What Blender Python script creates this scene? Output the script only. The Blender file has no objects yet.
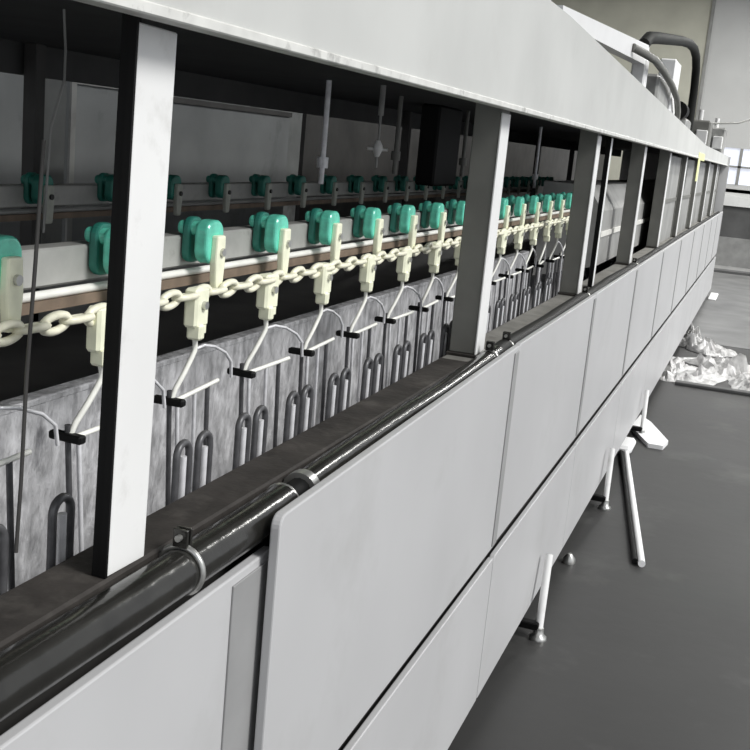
import bpy, math, random
from mathutils import Vector, Matrix
random.seed(7)
scene = bpy.context.scene
COL = scene.collection

# ------------------------------------------------------------------ materials
def mat(name, col, rough=.5, metal=0., var=.12, scale=6., bump=.0, bscale=40., spec=.5, stretch=None, dirt=None, dirt_scale=3., dirt_amt=.0, emit=None):
    m = bpy.data.materials.new(name); m.use_nodes = True
    nt = m.node_tree; b = nt.nodes['Principled BSDF']
    tc = nt.nodes.new('ShaderNodeTexCoord'); mp = nt.nodes.new('ShaderNodeMapping')
    nt.links.new(tc.outputs['Object'], mp.inputs['Vector'])
    if stretch: mp.inputs['Scale'].default_value = stretch
    n = nt.nodes.new('ShaderNodeTexNoise'); n.inputs['Scale'].default_value = scale; n.inputs['Detail'].default_value = 5
    nt.links.new(mp.outputs[0], n.inputs['Vector'])
    r = nt.nodes.new('ShaderNodeValToRGB')
    r.color_ramp.elements[0].position = .3; r.color_ramp.elements[1].position = .7
    r.color_ramp.elements[0].color = tuple(c*(1-var) for c in col)+(1,)
    r.color_ramp.elements[1].color = tuple(min(1, c*(1+var)) for c in col)+(1,)
    nt.links.new(n.outputs['Fac'], r.inputs['Fac'])
    out = r.outputs['Color']
    if dirt:
        n2 = nt.nodes.new('ShaderNodeTexNoise'); n2.inputs['Scale'].default_value = dirt_scale; n2.inputs['Detail'].default_value = 8; n2.inputs['Roughness'].default_value = .65
        nt.links.new(mp.outputs[0], n2.inputs['Vector'])
        r2 = nt.nodes.new('ShaderNodeValToRGB')
        r2.color_ramp.elements[0].position = .55; r2.color_ramp.elements[1].position = .72
        r2.color_ramp.elements[0].color = (0,0,0,1); r2.color_ramp.elements[1].color = (dirt_amt,)*3+(1,)
        nt.links.new(n2.outputs['Fac'], r2.inputs['Fac'])
        mx = nt.nodes.new('ShaderNodeMixRGB'); mx.inputs['Color2'].default_value = tuple(dirt)+(1,)
        nt.links.new(r2.outputs['Color'], mx.inputs['Fac']); nt.links.new(out, mx.inputs['Color1'])
        out = mx.outputs['Color']
    nt.links.new(out, b.inputs['Base Color'])
    b.inputs['Roughness'].default_value = rough; b.inputs['Metallic'].default_value = metal
    b.inputs['Specular IOR Level'].default_value = spec
    if bump:
        nb = nt.nodes.new('ShaderNodeTexNoise'); nb.inputs['Scale'].default_value = bscale; nb.inputs['Detail'].default_value = 4
        nt.links.new(mp.outputs[0], nb.inputs['Vector'])
        bp = nt.nodes.new('ShaderNodeBump'); bp.inputs['Strength'].default_value = bump; bp.inputs['Distance'].default_value = .01
        nt.links.new(nb.outputs['Fac'], bp.inputs['Height']); nt.links.new(bp.outputs[0], b.inputs['Normal'])
    if emit:
        b.inputs['Emission Color'].default_value = tuple(emit[:3])+(1,); b.inputs['Emission Strength'].default_value = emit[3]
    return m

M = dict(
 floor=mat('floor_paint', (.037,.0365,.036), .5, spec=.3, var=.22, scale=.9, bump=.12, bscale=9, dirt=(.11,.11,.105), dirt_scale=1.4, dirt_amt=.5),
 slab=mat('pale_slab', (.28,.28,.275), .6, var=.15),
 pale=mat('pale_floor', (.17,.17,.168), .45, spec=.3, var=.25, scale=2),
 wall=mat('far_wall_paint', (.62,.62,.61), .8, var=.05, scale=1.5),
 beige=mat('beige_board', (.60,.59,.50), .8, var=.08, scale=2),
 darkwall=mat('dark_plinth', (.10,.10,.10), .7, var=.2, scale=3),
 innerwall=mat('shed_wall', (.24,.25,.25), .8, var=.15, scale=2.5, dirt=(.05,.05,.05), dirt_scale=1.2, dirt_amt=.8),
 ceil=mat('ceiling_paint', (.5,.5,.5), .9),
 window=mat('window_pane', (.75,.78,.85), .2, var=.04, emit=(.85,.88,1,.55)),
 whitepaint=mat('white_paint', (.80,.80,.79), .4, var=.04, scale=4, dirt=(.4,.39,.36), dirt_scale=9, dirt_amt=.35),
 fascia=mat('canopy_paint', (.55,.555,.535), .5, var=.07, scale=2.2, bump=.1, bscale=7, dirt=(.48,.48,.46), dirt_scale=3, dirt_amt=.5),
 lip=mat('lip_paint', (.66,.66,.63), .5, var=.1, scale=20, dirt=(.12,.12,.11), dirt_scale=14, dirt_amt=.7),
 panel=mat('side_panel_paint', (.51,.51,.515), .4, var=.05, scale=1.6, bump=.08, bscale=3, dirt=(.38,.38,.37), dirt_scale=2.3, dirt_amt=.35),
 flange=mat('panel_flange_paint', (.30,.30,.30), .5, var=.1),
 post=mat('post_shade_grey', (.17,.17,.155), .5, var=.12, scale=8, dirt=(.16,.15,.14), dirt_scale=7, dirt_amt=.5),  # plain grey; on the posts it also holds their shaded side
 black=mat('flat_black', (.005,.005,.005), .6, spec=.2, var=.3),
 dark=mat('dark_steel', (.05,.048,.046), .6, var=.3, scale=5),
 ledge=mat('ledge_grime', (.040,.036,.033), .7, spec=.25, var=.35, scale=9, bump=.4, bscale=30, dirt=(.12,.11,.10), dirt_scale=8, dirt_amt=.5),
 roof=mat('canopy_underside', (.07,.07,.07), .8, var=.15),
 ledgepale=mat('pale_ledge', (.20,.195,.18), .7, spec=.25, var=.25, scale=9, bump=.3, bscale=30, dirt=(.05,.045,.04), dirt_scale=6, dirt_amt=.7),
 pipe=mat('tarnished_pipe', (.030,.029,.026), .2, .35, spec=.8, var=.35, scale=14, bump=.12, bscale=25, dirt=(.02,.02,.018), dirt_scale=7, dirt_amt=.8),
 dark_pipe=mat('pipe_gap_black', (.014,.014,.013), .6, spec=.3, var=.3),
 steel=mat('steel', (.55,.55,.53), .3, .8, var=.15, scale=20),
 beam=mat('beam_paint', (.42,.42,.40), .45, var=.15, scale=12, dirt=(.16,.15,.14), dirt_scale=12, dirt_amt=.6),
 rail=mat('rail_bright', (.86,.85,.80), .3, var=.1, scale=12),
 rust=mat('rust_strip', (.20,.15,.11), .7, var=.3, scale=15),
 green=mat('green_plastic', (.14,.66,.49), .2, var=.3, scale=25),
 greenshade=mat('green_plastic_shaded', (.03,.22,.17), .45, var=.3, scale=20),  # shaded copy of the carrier green, for rear lobes and back row
 cream=mat('cream_coating', (.90,.91,.70), .35, var=.08, scale=30),
 creamshade=mat('cream_coating_shaded', (.48,.50,.44), .5, var=.15, scale=30),  # shaded copy of the cream, for the dim back row
 chain=mat('chain_coating', (.85,.83,.66), .35, var=.15, scale=40),
 hook=mat('hook_coating', (.86,.86,.80), .3, var=.08, scale=40),
 rod=mat('dark_rod', (.10,.10,.105), .4, .3, var=.3, scale=40),
 rodlight=mat('rod_highlight', (.78,.78,.80), .35, .2, var=.15, scale=40),
 tank=mat('tank_lining', (.56,.56,.575), .5, var=.4, scale=30, bump=.9, bscale=60, dirt=(.12,.12,.13), dirt_scale=16, dirt_amt=.85, stretch=(1,1,.45)),
 liquid=mat('tank_liquid', (.05,.05,.05), .06, var=.2, scale=3, bump=.2, bscale=8),
 cover=mat('cover_sheet', (.30,.30,.29), .5, var=.2, scale=4, dirt=(.15,.15,.14), dirt_scale=3, dirt_amt=.7),
 hose=mat('black_hose', (.014,.015,.013), .65, spec=.3, var=.2),
 duct=mat('duct_white', (.92,.92,.92), .35, var=.03),
 plastic=mat('plastic_film', (.46,.455,.45), .4, var=.45, scale=7, bump=.5, bscale=15),
 yellow=mat('yellow_tag', (.78,.80,.40), .5, var=.08),
 red=mat('red_brown_fitting', (.25,.07,.06), .5),
)

# ------------------------------------------------------------------ mesh builder
class MB:
    def __init__(s): s.v=[]; s.f=[]; s.sm=[]
    def _add(s, vs, fs, smooth=False):
        o=len(s.v); s.v += [tuple(v) for v in vs]; s.f += [tuple(i+o for i in f) for f in fs]; s.sm += [smooth]*len(fs); return s
    def box(s, x0,x1,y0,y1,z0,z1, bev=0.):
        if bev<=0:
            vs=[(x,y,z) for x in (x0,x1) for y in (y0,y1) for z in (z0,z1)]
            return s._add(vs, [(0,1,3,2),(4,6,7,5),(0,4,5,1),(2,3,7,6),(0,2,6,4),(1,5,7,3)])
        # chamfered box: 24 verts
        b=bev; vs=[]; idx={}
        for i,x in enumerate((x0,x1)):
            for j,y in enumerate((y0,y1)):
                for k,z in enumerate((z0,z1)):
                    sx=1 if i==0 else -1; sy=1 if j==0 else -1; sz=1 if k==0 else -1
                    idx[i,j,k,'x']=len(vs); vs.append((x,y+sy*b,z+sz*b))
                    idx[i,j,k,'y']=len(vs); vs.append((x+sx*b,y,z+sz*b))
                    idx[i,j,k,'z']=len(vs); vs.append((x+sx*b,y+sy*b,z))
        fs=[]
        for i in (0,1):
            q=[idx[i,0,0,'x'],idx[i,1,0,'x'],idx[i,1,1,'x'],idx[i,0,1,'x']]; fs.append(q if i else q[::-1])
            q=[idx[0,i,0,'y'],idx[1,i,0,'y'],idx[1,i,1,'y'],idx[0,i,1,'y']]; fs.append(q[::-1] if i else q)
            q=[idx[0,0,i,'z'],idx[1,0,i,'z'],idx[1,1,i,'z'],idx[0,1,i,'z']]; fs.append(q if i else q[::-1])
        for a in (0,1):
            for c in (0,1):
                fs.append([idx[a,c,0,'x'],idx[a,c,1,'x'],idx[a,c,1,'y'],idx[a,c,0,'y']])
                fs.append([idx[a,0,c,'x'],idx[a,1,c,'x'],idx[a,1,c,'z'],idx[a,0,c,'z']])
                fs.append([idx[0,a,c,'y'],idx[1,a,c,'y'],idx[1,a,c,'z'],idx[0,a,c,'z']])
        for i in (0,1):
            for j in (0,1):
                for k in (0,1): fs.append([idx[i,j,k,'x'],idx[i,j,k,'y'],idx[i,j,k,'z']])
        return s._add(vs, fs)
    def tube(s, pts, r, n=12, closed=False, cap=True):
        P=[Vector(p) for p in pts]; m=len(P); R=r if isinstance(r,(list,tuple)) else [r]*m
        vs=[]; up=None
        for i in range(m):
            if closed: t=(P[(i+1)%m]-P[i-1]).normalized()
            else: t=(P[min(i+1,m-1)]-P[max(i-1,0)]).normalized()
            if up is None:
                up=Vector((0,0,1)) if abs(t.z)<.9 else Vector((1,0,0))
            a=(up-t*up.dot(t)).normalized(); up=a; c=t.cross(a)
            for k in range(n):
                w=2*math.pi*k/n; vs.append(P[i]+(a*math.cos(w)+c*math.sin(w))*R[i])
        fs=[]
        for i in range(m if closed else m-1):
            j=(i+1)%m
            for k in range(n): fs.append((i*n+k, i*n+(k+1)%n, j*n+(k+1)%n, j*n+k))
        s._add(vs, fs, True)
        if cap and not closed:
            s._add(vs[:n], [tuple(range(n))[::-1]]); s._add(vs[-n:], [tuple(range(n))])
        return s
    def prism(s, poly, axis, a0, a1):
        # poly: 2D outline in the two other axes (order x,y,z without axis)
        n=len(poly)
        def mk(p,a):
            l=list(p); l.insert('xyz'.index(axis), a); return tuple(l)
        vs=[mk(p,a0) for p in poly]+[mk(p,a1) for p in poly]
        fs=[tuple(range(n)), tuple(range(2*n-1,n-1,-1))]+[(i,i+n,(i+1)%n+n,(i+1)%n) for i in range(n)]
        return s._add(vs, fs)
    def build(s, name, material, parent=None, origin=None):
        o_=Vector(origin) if origin else Vector((0,0,0))
        if parent is None and origin is None:
            xs=list(zip(*s.v)); o_=Vector(((min(xs[0])+max(xs[0]))/2,(min(xs[1])+max(xs[1]))/2,min(xs[2])))
        me=bpy.data.meshes.new(name)
        me.from_pydata([tuple(Vector(v)-o_) for v in s.v], [], s.f); me.update()
        import bmesh
        bm=bmesh.new(); bm.from_mesh(me); bmesh.ops.recalc_face_normals(bm, faces=bm.faces); bm.to_mesh(me); bm.free()
        for p,k in zip(me.polygons, s.sm): p.use_smooth=k
        me.materials.append(material)
        ob=bpy.data.objects.new(name, me); COL.objects.link(ob); ob.location=o_
        if parent: ob.parent=parent; ob.location=(0,0,0) if not origin else o_
        return ob

def round_rect(a0,a1,b0,b1,r,n=5, corners=(1,1,1,1)):
    out=[]
    for i,(ca,cb,st) in enumerate(((a1-r,b1-r,0),(a0+r,b1-r,90),(a0+r,b0+r,180),(a1-r,b0+r,270))):
        if corners[i]:
            for k in range(n+1):
                w=math.radians(st+90*k/n); out.append((ca+r*math.cos(w), cb+r*math.sin(w)))
        else: out.append(((a1,a0,a0,a1)[i],(b1,b1,b0,b0)[i]))
    return out

def tag(o, label=None, cat=None, group=None, kind=None):
    if label: o['label']=label
    if cat: o['category']=cat
    if group: o['group']=group
    if kind: o['kind']=kind
    return o
def thing(name, label, cat, loc=(0,0,0), group=None):
    o=bpy.data.objects.new(name,None); o.empty_display_size=.05; COL.objects.link(o); o.location=loc
    return tag(o,label,cat,group)
def copy_tree(o, parent=None):
    c=o.copy(); COL.objects.link(c)
    if parent is not None: c.parent=parent
    for ch in list(o.children): copy_tree(ch, c)
    return c
def struct(name, mb, m): return tag(mb.build(name, m), kind='structure')

FZ=-.2      # floor level
YE=18.0     # far end of the machine

# ------------------------------------------------------------------ setting
struct('floor', MB().box(-6,7,-4,24,FZ-.1,FZ), M['floor'])
struct('wall_left', MB().box(-6.15,-6,-4,24,FZ,5.4), M['innerwall'])
struct('wall_back', MB().box(-6,-.96,24,24.15,FZ,5.4), M['beige'])
struct('wall_back.001', MB().box(-.96,7,24.02,24.17,1.33,1.5).box(-.96,7,24.02,24.17,2.22,5.4).box(-.96,7,24.02,24.17,1.2,1.4), M['wall'])
struct('trim_shadow', MB().box(-1.0,-.94,23.94,24.02,1.26,5.4), M['cover'])  # mid-grey strip painting the faint upright shadow where the walls meet
struct('baseboard_back', MB().box(-.96,7,24.02,24.17,FZ,1.06), M['darkwall'])
struct('trim_2', MB().box(-.93,7,23.95,24.02,1.06,1.26), M['whitepaint'])
tag(MB().box(-6,7,12.9,22.5,FZ,FZ+.004).build('floor.001',M['pale']),kind='structure')  # far stretch of floor in a lighter grey
w=struct('window_1', MB().box(-.96,7,24.06,24.1,1.5,2.22), M['window'])
f=MB()
for x in (-.9,.0,.9,1.8,2.7,3.6,4.5,5.4,6.3): f.box(x-.03,x+.03,24.0,24.05,1.5,2.22)
f.box(-.93,7,24.0,24.05,1.83,1.87)
f.build('window_frame', M['cover'], w).matrix_parent_inverse = Matrix.Translation(-w.location)
struct('ceiling', MB().box(-6.15,3.0,-4,24.2,5.4,5.5), M['ceil'])
struct('trim_3', MB().box(-.35,7,22.5,22.9,FZ,FZ+.05), M['darkwall'])
struct('trim_4', MB().box(-.35,7,22.9,23.99,FZ,FZ+.03), M['slab'])
struct('trim_5', MB().box(-.93,7,23.96,24.02,FZ+.03,.42), M['slab'])

# ------------------------------------------------------------------ machine shell
def fz(y): return 2.15-(max(y,3.7)-3.7)*.023 if y<12 else 2.15-8.3*.023
can=thing('canopy','long pale grey sloping canopy board above the open side of the line','machine canopy',(0,0,1.8))
def rel(mb,name,m,root): # build with world coordinates under a root
    o=mb.build(name,m,root,origin=None); o.matrix_parent_inverse=Matrix.Translation(-Vector(root.location)); return o
mb=MB(); ys=[0.,3.7,8,12,YE]
poly=[(y,1.828) for y in ys]+[(y,fz(y)) for y in ys[::-1]]
rel(mb.prism(poly,'x',-.022,0.),'front_board',M['fascia'],can)
rel(MB().box(-.03,.005,0,YE,1.815,1.83,.002),'bottom_lip',M['lip'],can)
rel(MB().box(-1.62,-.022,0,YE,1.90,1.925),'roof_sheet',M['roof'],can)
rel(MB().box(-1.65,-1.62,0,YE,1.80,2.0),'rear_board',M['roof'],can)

tank=thing('dipping_tank','long tank trough with dark grimy ledge and pale speckled inner lining','tank',(-.3,0,FZ))
rel(MB().box(-.145,-.057,.2,3.1,1.067,1.09,.004),'ledge',M['ledge'],tank)
rel(MB().box(-.145,-.057,3.104,YE,1.067,1.09,.004),'pale_ledge',M['ledgepale'],tank)  # far stretch of the ledge in a lighter grey
rel(MB().box(-.148,-.135,.2,YE,.28,1.086),'front_liner',M['ledge'],tank)
rel(MB().box(-.075,-.06,.2,YE,.28,1.066),'front_apron',M['dark'],tank)
rel(MB().box(-.62,-.6,.2,YE,.28,1.135),'rear_liner',M['tank'],tank)
rel(MB().box(-.64,-.598,.2,YE,1.125,1.14,.003),'liner_rim',M['tank'],tank)
rel(MB().box(-.6,-.148,.2,YE,.28,.62),'liquid',M['liquid'],tank)
rel(MB().box(-1.6,-.62,.2,YE,.96,.985),'inner_deck',M['dark'],tank)
rel(MB().box(-1.62,-1.55,.2,YE,.2,1.13),'rear_side',M['cover'],tank)
rel(MB().box(-1.6,-.02,.2,YE,-.08,.28),'trough_base',M['dark'],tank)

# grey sheets behind the machine, seen through the far opening
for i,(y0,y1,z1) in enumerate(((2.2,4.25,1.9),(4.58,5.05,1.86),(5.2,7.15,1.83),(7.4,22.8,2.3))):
    o=thing('partition_sheet',['grey partition sheet at far left behind the line','narrow pale-edged grey sheet left of the nearest white post','wide plain grey sheet behind the line, right of the nearest white post','long dark sheet added for darkness farthest behind the line'][i],'partition',(-2.5,y0,FZ),'grey sheets behind the line')
    rel(MB().box(-2.52,-2.5,y0,y1,FZ,z1,.004),'sheet',M['innerwall' if i<3 else 'dark'],o)  # last sheet is added, its dark colour standing for the unlit interior
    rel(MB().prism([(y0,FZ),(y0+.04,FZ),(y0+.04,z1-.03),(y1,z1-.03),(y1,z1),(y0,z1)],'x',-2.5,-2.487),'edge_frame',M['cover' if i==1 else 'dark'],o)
tag(MB().box(-3.1,-2.9,-1,17,1.95,2.6).build('air_duct',M['dark']),'dark wide duct running behind the line above the grey sheets','duct')

# posts -------------------------------------------------------------
def post_white(y,label,w=.095):
    o=thing('support_post',label,'post',(-.06,y,1.08),'posts of the opening')
    o.location=(-.06,y,1.09)
    rel(MB().box(-.069,-.06,y,y+w,1.091,1.815,.002),'face_plate',M['whitepaint'],o)
    rel(MB().box(-.082,-.0695,y-.004,y+.02,1.091,1.90),'backing_bar',M['black'],o)
    rel(MB().box(-.0702,-.0595,y-.005,y-.0005,1.091,1.90),'edge_strip',M['black'],o)  # thin black strip down the near edge of the plate
    if w>.08: o.rotation_euler=(math.radians(-1.3),0,0)
    return o
def post_grey(y,label,d=.08,w=.1,top=1.90):
    o=thing('support_post',label,'post',(-.06,y,1.09),'posts of the opening')
    rel(MB().box(-.06-d,-.06,y,y+w,1.1,top,.003),'column',M['post'],o)
    rel(MB().box(-.061,-.056,y-.002,y+w,1.1,1.81,.001),'lit_strip',M['whitepaint'],o)  # white strip paints the lit front face against the shaded grey column
    rel(MB().box(-.067-d,-.052,y-.01,y+w+.01,1.09,1.1,.002),'base_plate',M['ledge'],o)
    return o
post_white(1.21,'broad white post nearest the camera with a black edge on its left')
post_grey(3.17,'grey-shaded post with a thin white lit front edge, second from the camera')
post_grey(5.02,'grey-shaded post just left of a black-edged strip post')
post_white(5.47,'narrow black-edged strip post just right of a grey-shaded post',.06)
post_grey(6.95,'grey-shaded post in the middle distance right of the black-edged strip post')
for i,y in enumerate((8.7,10.4,12.2,14.2,16.2)):
    post_grey(y,['grey post at the start of the closed bays','grey post between the first and second closed bays','grey post in the distance between closed bays','small grey post far down the line','farthest grey post near the end of the line'][i])
for i,y in enumerate((3.04,3.78,6.9,7.6,9.2,11.2,13.2)):
    tag(MB().box(-1.6,-1.55,y,y+.05,.985,1.90,.003).build('rear_post',M['dark']),
        ['dark rear post at far left beyond the conveyors','dark rear post mostly hidden by the nearest white post','dark rear post behind the return conveyor right of the grey sheet edge','rear post behind the hanging nozzle','dark rear post seen left of the second post','rear post seen through the second bay','distant dark rear post'][i],'post','rear posts')

# closed bays
for i,(y0,y1) in enumerate(((8.8,10.38),(10.5,12.18),(12.3,14.18),(14.3,16.18),(16.3,17.9))):
    o=thing('bay_cover',['grey sheet closing the first covered bay','grey sheet closing the second covered bay','grey sheet closing the third covered bay','small grey sheet closing the fourth covered bay','farthest grey sheet closing the last bay'][i],'cover',(-.1,y0,1.08),'sheets closing the far bays')
    rel(MB().box(-.11,-.1,y0,y1,1.09,1.80,.002),'sheet',M['cover'],o)
    rel(MB().box(-.1,-.092,y0,y0+.03,1.09,1.8).box(-.1,-.092,y1-.03,y1,1.09,1.8).box(-.1,-.092,y0,y1,1.42,1.45),'stiffener',M['post'],o)
o=thing('inner_hood','grey metal hood over the conveyor behind the middle bays','hood',(-.4,7,1.05))
rel(MB().prism([(-.56,1.0),(-.2,1.1),(-.2,1.42),(-.3,1.56),(-.56,1.56)],'y',6.5,17.5),'casing',M['cover'],o)
rel(MB().box(-.2,-.19,6.5,17.5,1.27,1.30),'band',M['rail'],o)

# side panels -------------------------------------------------------
def panel(y0,y1,x,z0,z1,label,group,notch=False,flange=True,rise=0.,fw=.06):
    o=thing('side_panel',label,'panel',(x,y0,z0),group)
    poly=round_rect(y0,y1,z0,z1,.022,5,(0,1,0,0))
    poly=[(a,b+(rise*(a-y0)/(y1-y0) if b>z0+.1 else 0)) for a,b in poly]
    s=rel(MB().prism(poly,'x',x-.018,x),'sheet',M['panel'],o)
    bv=s.modifiers.new('bevel','BEVEL'); bv.width=.003; bv.segments=2; bv.limit_method='ANGLE'
    if flange:
        rel(MB().box(x,x+.004,y1-fw,y1-.008,z0+.01,z1+rise-.015,.001),'edge_flange',M['flange'],o)
    return o
U='upper side panels'; L='lower side panels'
panel(.35,1.6,.012,.46,1.022,'upper side panel nearest the camera, set back behind its neighbour',U,fw=.15)
panel(1.545,3.31,.045,.474,1.098,'large upper side panel with rounded corner, in the foreground',U,rise=.026)
seq=[3.33,4.93,6.55,8.2,9.85,11.5,13.15,14.8,16.4,18.0]
names=['second','third','fourth','fifth','sixth','seventh','eighth','ninth','tenth']
for i in range(9):
    panel(seq[i],seq[i+1]-.012,.042,.474,1.124,'%s upper side panel beyond the rounded foreground panel%s'%(['next','second','third','fourth','fifth','sixth','seventh','eighth','last'][i],''),U)
lseq=[.35,1.6,3.33]+seq[1:]
for i in range(len(lseq)-1):
    o=panel(lseq[i],lseq[i+1]-.012,.043,-.08,.424,'lower side panel %s'%(['nearest the camera, mostly below the picture','under the rounded foreground panel','under the next panel after the foreground one','under the third upper panel','under the fourth upper panel','under the fifth upper panel','under the sixth upper panel','under the seventh upper panel','under the eighth upper panel','under the ninth upper panel','under the farthest upper panel'][i] if i<11 else 'at the far end'),L,flange=False)
tag(MB().box(.002,.012,1.7,YE,-.08,.50).build('backing_strip',M['dark']),'dark strip showing in the gap between upper and lower side panels','strip')
tag(MB().box(-1.6,.03,YE,YE+.03,-.08,1.95).build('end_plate',M['panel']),'pale plate closing the far end of the line','plate')

# pipe rail ---------------------------------------------------------
pr=thing('pipe_rail','long tarnished pipe running along the ledge edge in front of the posts','pipe',(-.02,.3,1.03))
def wob(y): return .0015*math.sin(y*5)+.001*math.sin(y*13)
def seg(y0,y1,r=.034,z0=1.064):
    n=max(2,int((y1-y0)/.12)); return [(-.022+wob(y), y, z0+.024*min(1,max(0,(y-1.5)/2.))+wob(y+2)) for y in [y0+(y1-y0)*k/n for k in range(n+1)]]
rel(MB().tube(seg(.3,1.70),.034,20),'pipe',M['pipe'],pr)
rel(MB().tube(seg(1.78,3.30),.030,20),'pipe',M['pipe'],pr)
rel(MB().tube(seg(3.30,YE),.030,20),'dark_pipe',M['dark_pipe'],pr)  # far pipe in matte black, painting its dark underside and the gap
rel(MB().tube(seg(1.69,1.79),.024,14),'coupling',M['black'],pr)
rel(MB().tube([(-.022,1.775,1.066),(-.022,1.80,1.067)],.034,18),'coupling_ring',M['steel'],pr)
def ring(y,r=.036,z=1.066,lug=True):
    o=thing('pipe_clamp','pipe clamp','clamp',(-.022,y,z-.03),'clamps on the pipe rail')
    pts=[(-.022+r*math.cos(a),y,z+r*math.sin(a)) for a in [2*math.pi*k/24 for k in range(24)]]
    rel(MB().tube(pts,.005,8,closed=True),'band',M['steel'],o)
    if lug:
        rel(MB().box(-.034,-.01,y-.008,y-.003,z+r,z+r+.028,.001).box(-.034,-.01,y+.003,y+.008,z+r,z+r+.028,.001),'lug',M['pipe'],o)
        rel(MB().tube([(-.022,y-.016,z+r+.016),(-.022,y+.016,z+r+.016)],.005,8),'bolt',M['steel'],o)
    return o
for y,l in ((1.345,'shiny pipe clamp with raised lug below the nearest white post'),(1.70,'pipe clamp at the gap in the pipe near the rounded panel corner'),(3.2,'pipe clamp at the foot of the second post'),(3.42,'pipe clamp just past the second post above a panel seam'),(5.0,'pipe clamp above the next seam, by the third post'),(6.9,'distant pipe clamp by the middle-distance grey post')):
    ring(y,r=.036 if y<1.6 else .03,z=1.064 if y<1.6 else 1.066 if y<2 else 1.085,lug=(y!=1.70))['label']=l

# ------------------------------------------------------------------ conveyors
def conveyor_rail(x,label,mb_,mr,y0=.6,y1=6.45):
    o=thing('conveyor_rail',label,'rail',(x,y0,1.42))
    rel(MB().box(x-.05,x-.006,y0,y1,1.425,1.487,.004),'box_beam',M[mb_],o)
    rel(MB().tube([(x+.004,y0,1.4165),(x+.004,y1,1.4165)],.0075,10),'lower_rail',M[mr],o)
    rel(MB().box(x-.03,x+.012,y0,y1,1.392,1.409),'rust_strip',M['rust'],o)
    return o
conveyor_rail(-.345,'grey box beam with bright lower rail carrying the front row of green carriers','beam','rail')
conveyor_rail(-1.245,'dim rear box beam carrying the back row of green carriers','beam','cover',.6,9.5)

def make_carrier(green,cream):
    o=thing('chain_carrier','x','carrier',(0,0,0),'x')
    # saddle: rear lobe, bridge, front lobe (one moulded piece)
    m=MB()
    m.prism(round_rect(-.034,.034,-.034,.050,.026,6),'x',-.034,-.004)
    m.prism(round_rect(-.024,.024,.017,.044,.012,4),'x',-.078,-.03)
    s=m.build('saddle',M[green],o); b=s.modifiers.new('bevel','BEVEL'); b.width=.007; b.segments=3; b.limit_method='ANGLE'
    m=MB().prism(round_rect(-.028,.028,-.036,.052,.022,6),'x',-.064,-.046)
    q=m.build('shaded_pad',M['greenshade'],o); b=q.modifiers.new('bevel','BEVEL'); b.width=.005; b.segments=2; b.limit_method='ANGLE'  # rear lobe coloured darker green to paint its shading
    m=MB().prism([(-.016,.022),(.016,.022),(.019,-.03),(.013,-.085),(-.013,-.085),(-.019,-.03)],'x',-.006,.010)
    a=m.build('arm',M[cream],o); b=a.modifiers.new('bevel','BEVEL'); b.width=.004; b.segments=2
    MB().tube([(.008,0,-.01),(.016,0,-.01)],.008,10).build('bolt',M['steel' if cream=='cream' else 'dark'],a)
    return o
PITCH=.31
ORD=('first second third fourth fifth sixth seventh eighth ninth tenth eleventh twelfth thirteenth fourteenth fifteenth sixteenth seventeenth eighteenth nineteenth twentieth twenty-first twenty-second twenty-third twenty-fourth twenty-fifth twenty-sixth twenty-seventh twenty-eighth twenty-ninth thirtieth').split()
LF={0:'green carrier at the left picture edge',1:'green carrier half hidden just left of the nearest white post',2:'largest green carrier right of the nearest white post'}
ordw=['','','','second','third','fourth','fifth','sixth','seventh','eighth']
proto=make_carrier('green','cream')
for i in range(17):
    c=proto if i==0 else copy_tree(proto)
    y=1.285+PITCH*i; c.location=(-.285,y,1.472)
    c['group']='green carriers of the front row'
    if i in LF: l=LF[i]
    elif i<=9: l='%s green carrier right of the nearest white post, front row'%ordw[i]
    elif i==10: l='green carrier hidden mostly behind the second post'
    else: l='%s small green carrier seen right of the second post'%['first','second','third','fourth','fifth','sixth'][i-11]
    c['label']=l
proto2=make_carrier('greenshade','creamshade')
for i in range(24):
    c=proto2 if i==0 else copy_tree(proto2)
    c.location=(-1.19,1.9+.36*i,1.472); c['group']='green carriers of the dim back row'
    c['label']='shade-darkened green carrier of the dim back row, %s counted from its near left end'%ORD[i]

# chain ---------------------------------------------------------------
ch=thing('drag_chain','pale chain of oval links running under the front row of green carriers','chain',(-.27,.9,1.39))
link=None; LP=.056
def link_mesh():
    pts=[]
    for k in range(20):
        a=2*math.pi*k/20; pts.append((.017*math.sin(a)*0+0, .031*math.cos(a), .0145*math.sin(a)))
    return MB().tube(pts,.0065,8,closed=True)
lm=link_mesh(); n=0
for i in range(96):
    y=.98+LP*i
    if link is None:
        link=lm.build('chain_link',M['chain'],ch); o=link
    else:
        o=link.copy(); COL.objects.link(o)
    o.location=(0,y-.9,.0); o.rotation_euler=(0,math.radians(20 if i%2 else 78),0)

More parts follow.
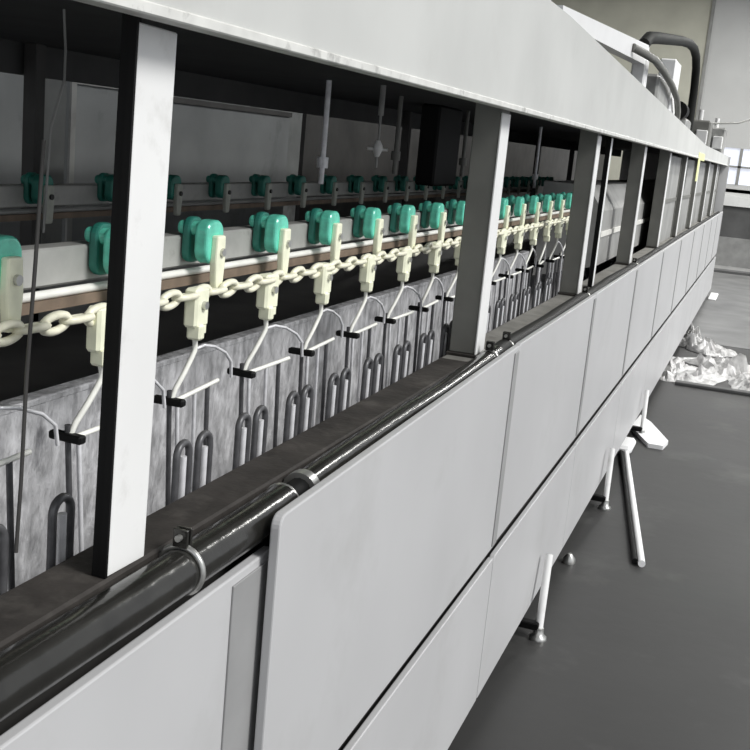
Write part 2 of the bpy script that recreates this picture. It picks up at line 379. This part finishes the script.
# racks ---------------------------------------------------------------
def make_rack(first=True):
    o=thing('hanging_rack','x','rack',(0,0,0),'hanging racks on the chain')
    c=MB(); c.box(-.014,.014,-.026,.026,-.062,.012,.005); c.box(-.010,.02,-.018,.002,-.085,-.055,.004).box(-.012,.012,.008,.024,-.078,-.05,.003)
    cl=c.build('clamp_block',M['cream'],o)
    MB().tube([(.014,0,-.02),(.022,0,-.02)],.008,10).build('bolt',M['steel'],cl)
    # bent hook rod
    hp=[(0,0,-.08),(0,.004,-.098),(0,.004,-.108),(-.002,-.004,-.122),(-.006,-.022,-.148),(-.012,-.042,-.176),(-.015,-.053,-.20)]
    MB().tube(hp,.0052,8).build('hook_rod',M['hook'],o)
    wp=[(0,.004,-.106),(-.004,.05,-.106),(-.01,.11,-.118),(-.014,.17,-.14),(-.016,.205,-.165),(-.018,.215,-.20)]
    MB().tube(wp,.0034,6).build('stay_wire',M['rodlight'],o)
    gx,gy,gz=-.016,-.054,-.198
    MB().box(gx-.034,gx+.03,gy-.009,gy+.009,gz-.007,gz+.007,.003).build('cross_grip',M['black'],o)
    MB().tube([(gx,gy+.01,gz-.004),(gx,gy+.20,gz+.004)],.0048,8).build('cross_bar',M['hook'],o)
    for dx,dy,tx,ty,m_,r_ in ((-.002,.0,.0,.03,'rod',.005),(.006,.018,.0,.03,'rodlight',.0042),(0,.10,.0,.02,'rodlight',.004),(.0,.155,.0,.02,'rod',.005)):
        MB().tube([(gx+dx,gy+dy,gz+.02 if dy==0 else gz),(gx+dx+tx*.5,gy+dy+ty*.5,gz-.16),(gx+dx+tx,gy+dy+ty,gz-.33)],r_,8).build('hanging_rod',M[m_],o)
    return o
rk=make_rack()
for i in range(17):
    r=rk if i==0 else copy_tree(rk)
    r.location=(-.27,1.187+PITCH*i,1.392)
    r.rotation_euler=(0,0,math.radians(random.uniform(-6,6)))
    r['label']=['pale rack with dark rods at the left picture edge','pale rack with bent hook just left of the nearest white post','pale rack with bent hook just right of the nearest white post'][i] if i<3 else \
      ('%s hanging rack right of the nearest white post'%['second','third','fourth','fifth','sixth','seventh','eighth'][i-3] if i<=9 else ('hanging rack half hidden behind the second post' if i==10 else '%s small hanging rack seen right of the second post'%['first','second','third','fourth','fifth','sixth'][i-11]))

# arched pipes on the tank's inner edge -------------------------------
def make_arch():
    h=.1; w=.021
    pts=[(0,-w,-.12),(0,-w,h-.021)]+[(0,-w*math.cos(a),h-.021+.021*math.sin(a)) for a in [math.pi*k/10 for k in range(1,10)]]+[(0,w,h-.021),(0,w,-.12)]
    o=thing('bent_pipe','x','pipe',(0,0,0),'arched pipes over the tank edge')
    MB().tube(pts,.0065,10).build('tube',M['rod'],o)
    MB().tube([(0,w*.1,-.10),(0,w*.1,h-.024)],.0065,8).build('glint_rod',M['rodlight'],o)  # pale rod added as the white highlight inside each arch
    return o
ar=make_arch(); k=0
pos=[1.11,1.257]
y=1.60
while y<4.9: pos+= [y,y+.075]; y+=.23
for i,y in enumerate(pos):
    a=ar if i==0 else copy_tree(ar)
    a.location=(-.168,y,1.07); 
    a['label']='arched dark pipe at the left picture edge' if i==0 else 'arched dark pipe just left of the nearest white post' if i==1 else \
      ('%s arched dark pipe right of the nearest white post, over the tank edge'%ORD[i-2])

# hanging wires, nozzle ------------------------------------------------
tag(MB().tube([(-.7,1.975,1.90),(-.7,1.985,1.82),(-.69,1.97,1.76),(-.695,1.935,1.66),(-.70,1.93,1.45)],.003,6).build('hanging_wire',M['cover']),'thin pale wire hanging in the dark left bay','wire')
tag(MB().tube([(-.2,1.235,1.66),(-.2,1.225,1.5),(-.2,1.213,1.35),(-.2,1.207,1.2),(-.2,1.2,1.1)],.003,6).build('hanging_rod',M['dark']),'thin dark rod upright in front of the chain at left','rod')
nz=thing('spray_nozzle','pale nozzle on a rod hanging from the dark roof, left of the second post','nozzle',(-.7,3.94,1.90))
rel(MB().tube([(-.7,3.94,1.90),(-.7,3.94,1.79)],.011,10),'pipe',M['cover'],nz)
rel(MB().tube([(-.7,3.94,1.79),(-.7,3.94,1.60)],.005,8),'rod',M['cover'],nz)
rel(MB().tube([(-.7,3.94,1.70),(-.7,3.94,1.685),(-.7,3.94,1.67),(-.7,3.94,1.64)],[.008,.016,.02,.008],12).tube([(-.735,3.925,1.668),(-.665,3.955,1.668)],.006,8),'head',M['whitepaint'],nz)
for i,(y,z) in enumerate(((3.9,1.52),(4.75,1.56),(5.9,1.55),(7.9,1.47))):
    tag(MB().tube([(-.9,y,1.90),(-.9,y,z)],.011,8).tube([(-.9,y,z+.1),(-.9,y,z+.06)],.022,10).build('hanging_pipe',M['post' if i in(1,2) else 'rodlight']),
        ['slim pale pipe hanging left of the pale nozzle','slim dark pipe hanging right of the pale nozzle','slim dark pipe hanging behind the second post','slim pale pipe hanging in the second bay'][i],'pipe','hanging pipes inside')
tag(MB().box(-1.0,-.9,5.38,5.8,1.5,1.90,.01).build('control_box',M['black']),'black box hanging under the roof just left of the second post','box')

# ------------------------------------------------------------------ on top of the machine
d=thing('white_duct','white duct on top of the canopy that bends down onto the roof','duct',(-.3,6,1.95))
rel(MB().prism([(5.0,2.28),(8.35,2.40),(8.35,2.54),(5.0,2.35)],'x',-.36,-.28),'run',M['duct'],d)
rel(MB().box(-.37,-.27,8.2,8.38,1.925,2.44,.012),'drop',M['duct'],d)
tag(MB().box(-.38,-.24,10.1,10.6,1.925,2.62,.012).build('white_duct',M['duct']),'short upright white duct behind the bent one','duct')
m=MB(); m.box(-.6,-.2,5.4,7.6,1.925,2.20,.02)
tag(m.build('blower_box',M['post']),'dark grey blower box on the roof under the white duct','box')
m=MB(); m.box(-.5,-.25,9.0,10.0,1.925,2.40,.02)
tag(m.build('blower_box',M['cover']),'grey box between the two upright white ducts','box')
tag(MB().tube([(-.32,8.3,2.54),(-.31,8.5,2.61),(-.3,9.0,2.665),(-.3,10.0,2.765),(-.3,11.0,2.865),(-.3,11.8,2.93),(-.3,12.4,2.95),(-.3,12.85,2.91),(-.3,13.1,2.80),(-.3,13.25,2.6),(-.3,13.3,2.3),(-.3,13.3,1.925)],.045,12).build('black_hose',M['hose']),'thick black hose arching over the roof end','hose')
tag(MB().tube([(-.275,7.42,2.43),(-.2,7.53,2.402),(-.2,8.10,2.420),(-.2,8.82,2.402),(-.2,9.59,2.357),(-.2,10.17,2.294),(-.2,10.44,2.195),(-.2,10.49,2.060)],.027,10).build('grey_hose',M['post']),'grey hose sagging behind the white ducts','hose')
m=thing('pump','small dark pump with round black end at the roof end','pump',(-.3,11.8,1.95))
rel(MB().box(-.4,-.2,11.7,12.2,1.925,2.2,.02),'housing',M['steel'],m)
rel(MB().tube([(-.3,11.6,2.27),(-.3,11.9,2.27)],.09,16),'motor',M['black'],m)
for i,(y,x) in enumerate(((14.6,-.3),(16.6,-.2),)):
    m=thing('valve_box',['grey valve box on the far roof end below the black hose','small pale valve box farthest along the roof'][i],'box',(x,y,1.95),'valve boxes on the roof end')
    rel(MB().box(x-.12,x+.16,y,y+.5,1.925,2.32,.02),'body',M['post' if i==0 else 'cover'],m)
    rel(MB().tube([(x+.02,y+.1,2.3),(x+.02,y+.1,2.45)],.03,10),'valve_stem',M['whitepaint'],m)
    rel(MB().box(x+.0,x+.14,y-.05,y,2.02,2.2,.01),'valve_plate',M['whitepaint'],m)
tag(MB().tube([(-.2,15,2.3),(.1,17,2.42),(.5,20,2.75),(.9,24,3.2)],.012,6).build('cable',M['post']),'thin grey cable rising from the roof end to the right','cable')
tag(MB().box(.0,.006,11.0,11.25,1.60,1.87,.001).box(.0,.006,11.25,11.9,1.80,1.87,.001).build('yellow_tag',M['yellow']),'pale yellow tag on the far end of the canopy board','tag')

# ------------------------------------------------------------------ floor things
def leg(y,label,x=.095,lean=.12):
    o=thing('machine_leg',label,'leg',(x,y,FZ),'legs under the side panels')
    z1=.12
    rel(MB().tube([(x,y,FZ+.03),(x-.015,y+lean,z1)],.016,12),'tube',M['whitepaint'],o)
    rel(MB().tube([(x,y,FZ),(x,y,FZ+.012),(x,y,FZ+.02),(x,y,FZ+.05)],[.035,.035,.022,.02],14),'foot',M['steel'],o)
    rel(MB().box(x-.09,x,y-.02,y+.02,FZ+.04,FZ+.07,.004),'bracket',M['black'],o)
    return o
leg(4.16,'white leg under the third lower panel, nearest of the floor legs')
leg(6.05,'white leg farther along, behind the nearest floor leg')
leg(7.9,'small white leg beyond the lying pole')
o=thing('floor_pole','long floor pole, white right side and left side blackened for shade, with white head','pole',(.2,6.5,FZ))
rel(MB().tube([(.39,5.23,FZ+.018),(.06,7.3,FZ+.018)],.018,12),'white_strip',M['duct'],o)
rel(MB().tube([(.356,5.25,FZ+.016),(.026,7.3,FZ+.016)],.016,12),'shade_strip',M['black'],o)  # black tube laid alongside stands in for the pole's shaded side
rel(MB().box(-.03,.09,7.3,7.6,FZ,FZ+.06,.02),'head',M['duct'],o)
tag(MB().prism([(.02,8.5),(.0,8.05),(.17,7.62),(.27,7.62),(.29,7.8),(.12,8.3)],'z',FZ,FZ+.03).build('white_board',M['duct']),'flat white board lying on the floor beyond the pole','board')
o=MB().tube([(.06,5.09,FZ),(.06,5.09,FZ+.02),(.06,5.09,FZ+.045)],[.03,.03,.012],12)
tag(o.build('rubber_foot',M['steel']),'small round metal foot alone on the floor beside the lower panels','foot')
tag(MB().box(.04,.16,17.4,18.3,FZ,FZ+.03,.01).build('paper_scrap',M['duct']),'small white scrap on the distant floor','scrap')

def crumple(x,y,sx,sy,h,seed,rot=0.):
    rnd=random.Random(seed); n=18; vs=[]; fs=[]
    from mathutils import noise
    cr,sr=math.cos(rot),math.sin(rot)
    for i in range(n+1):
        for j in range(n+1):
            u=i/n-.5; v=j/n-.5
            e=max(0,1-(abs(u)*2)**3)*max(0,1-(abs(v)*2)**3)
            nz_=abs(noise.noise(Vector((u*5+seed,v*5,seed*.7))))+.7*abs(noise.noise(Vector((u*11,v*11+seed,3))))
            ed=1+.25*noise.noise(Vector((u*4,v*4,seed+9)))
            px=u*sx*ed; py=v*sy*ed
            vs.append((x+px*cr-py*sr, y+px*sr+py*cr, FZ+.004+h*e*nz_*1.0))
    for i in range(n):
        for j in range(n):
            a=i*(n+1)+j; fs.append((a,a+1,a+n+2,a+n+1))
    base=len(vs); m=MB(); m._add(vs,fs)
    # thin underside
    m._add([(p[0],p[1],FZ) for p in vs],[f_[::-1] for f_ in fs])
    return m
for i,(x,y,sx,sy,h,ro) in enumerate(((.0,10.9,.45,1.4,.16,.2),(.32,10.7,.5,.9,.12,-.3),(.55,11.3,.6,1.0,.18,.5),(.85,10.7,.5,.8,.14,.1),(1.2,11.1,.6,1.2,.2,-.2),(.25,12.4,.4,.8,.2,.7),(.1,13.2,.2,1.0,.2,.1))):
    tag(crumple(x,y,sx,sy,h,i+3,ro).build('plastic_sheet',M['plastic']),
      ['crumpled pale plastic against the machine foot, left end of the heap','crumpled plastic sheet in front of the heap, second from left','crumpled plastic sheet in the middle of the heap','crumpled plastic sheet in front right of the heap','crumpled plastic sheet at the right picture edge','crumpled plastic sheet at the back left of the heap','small crumpled plastic strip beyond the heap by the machine'][i],'plastic sheet','crumpled plastic on the floor')
tag(MB().box(.15,1.6,10.1,10.2,FZ,FZ+.03,.005).build('heap_shadow',M['darkwall']),'dark strip standing in for shadow before the plastic heap','strip')  # shadow at the heap's front edge, laid down as a dark bar

# ------------------------------------------------------------------ light
w=bpy.data.worlds.new('World'); scene.world=w; w.use_nodes=True
bg=w.node_tree.nodes['Background']; bg.inputs[0].default_value=(.93,.96,1,1); bg.inputs[1].default_value=.75
s=bpy.data.lights.new('sun','SUN'); s.energy=3.0; s.angle=math.radians(20); s.color=(1,.99,.97)
so=bpy.data.objects.new('sun',s); COL.objects.link(so)
d=Vector((-1,.12,-.85)).normalized(); so.rotation_euler=d.to_track_quat('-Z','Y').to_euler(); so.location=(6,0,5)

for i,(x,y) in enumerate(((2.2,10),(2.2,16),(.5,20.5),(-3.5,19))):  # unseen fill lights added overhead to brighten the far wall
    L_=bpy.data.lights.new('fill_light','AREA'); L_.shape='RECTANGLE'; L_.size=.4; L_.size_y=2.0; L_.energy=150; L_.color=(1,1,.97)
    lo=bpy.data.objects.new('fill_light',L_); COL.objects.link(lo); lo.location=(x,y,5.3)
# ------------------------------------------------------------------ camera
cam=bpy.data.cameras.new('camera'); co=bpy.data.objects.new('camera',cam); COL.objects.link(co)
R=Matrix(((0.937216301648586,-0.15567879259511028,0.3120732565604992),(0.3362559873147981,0.16602112656896045,-0.9270215189129772),(0.09250683714783918,0.9737561805035704,0.20794563234653743)))
co.matrix_world=Matrix.Translation((.7,0,1.7)) @ R.to_4x4()
cam.sensor_width=36; cam.lens=52.8; cam.clip_start=.02; cam.clip_end=200
scene.camera=co
vs=scene.view_settings
vs.view_transform='Standard'; vs.look='None'; vs.exposure=0.0; vs.gamma=1.0
try: vs.use_curve_mapping=False
except: pass
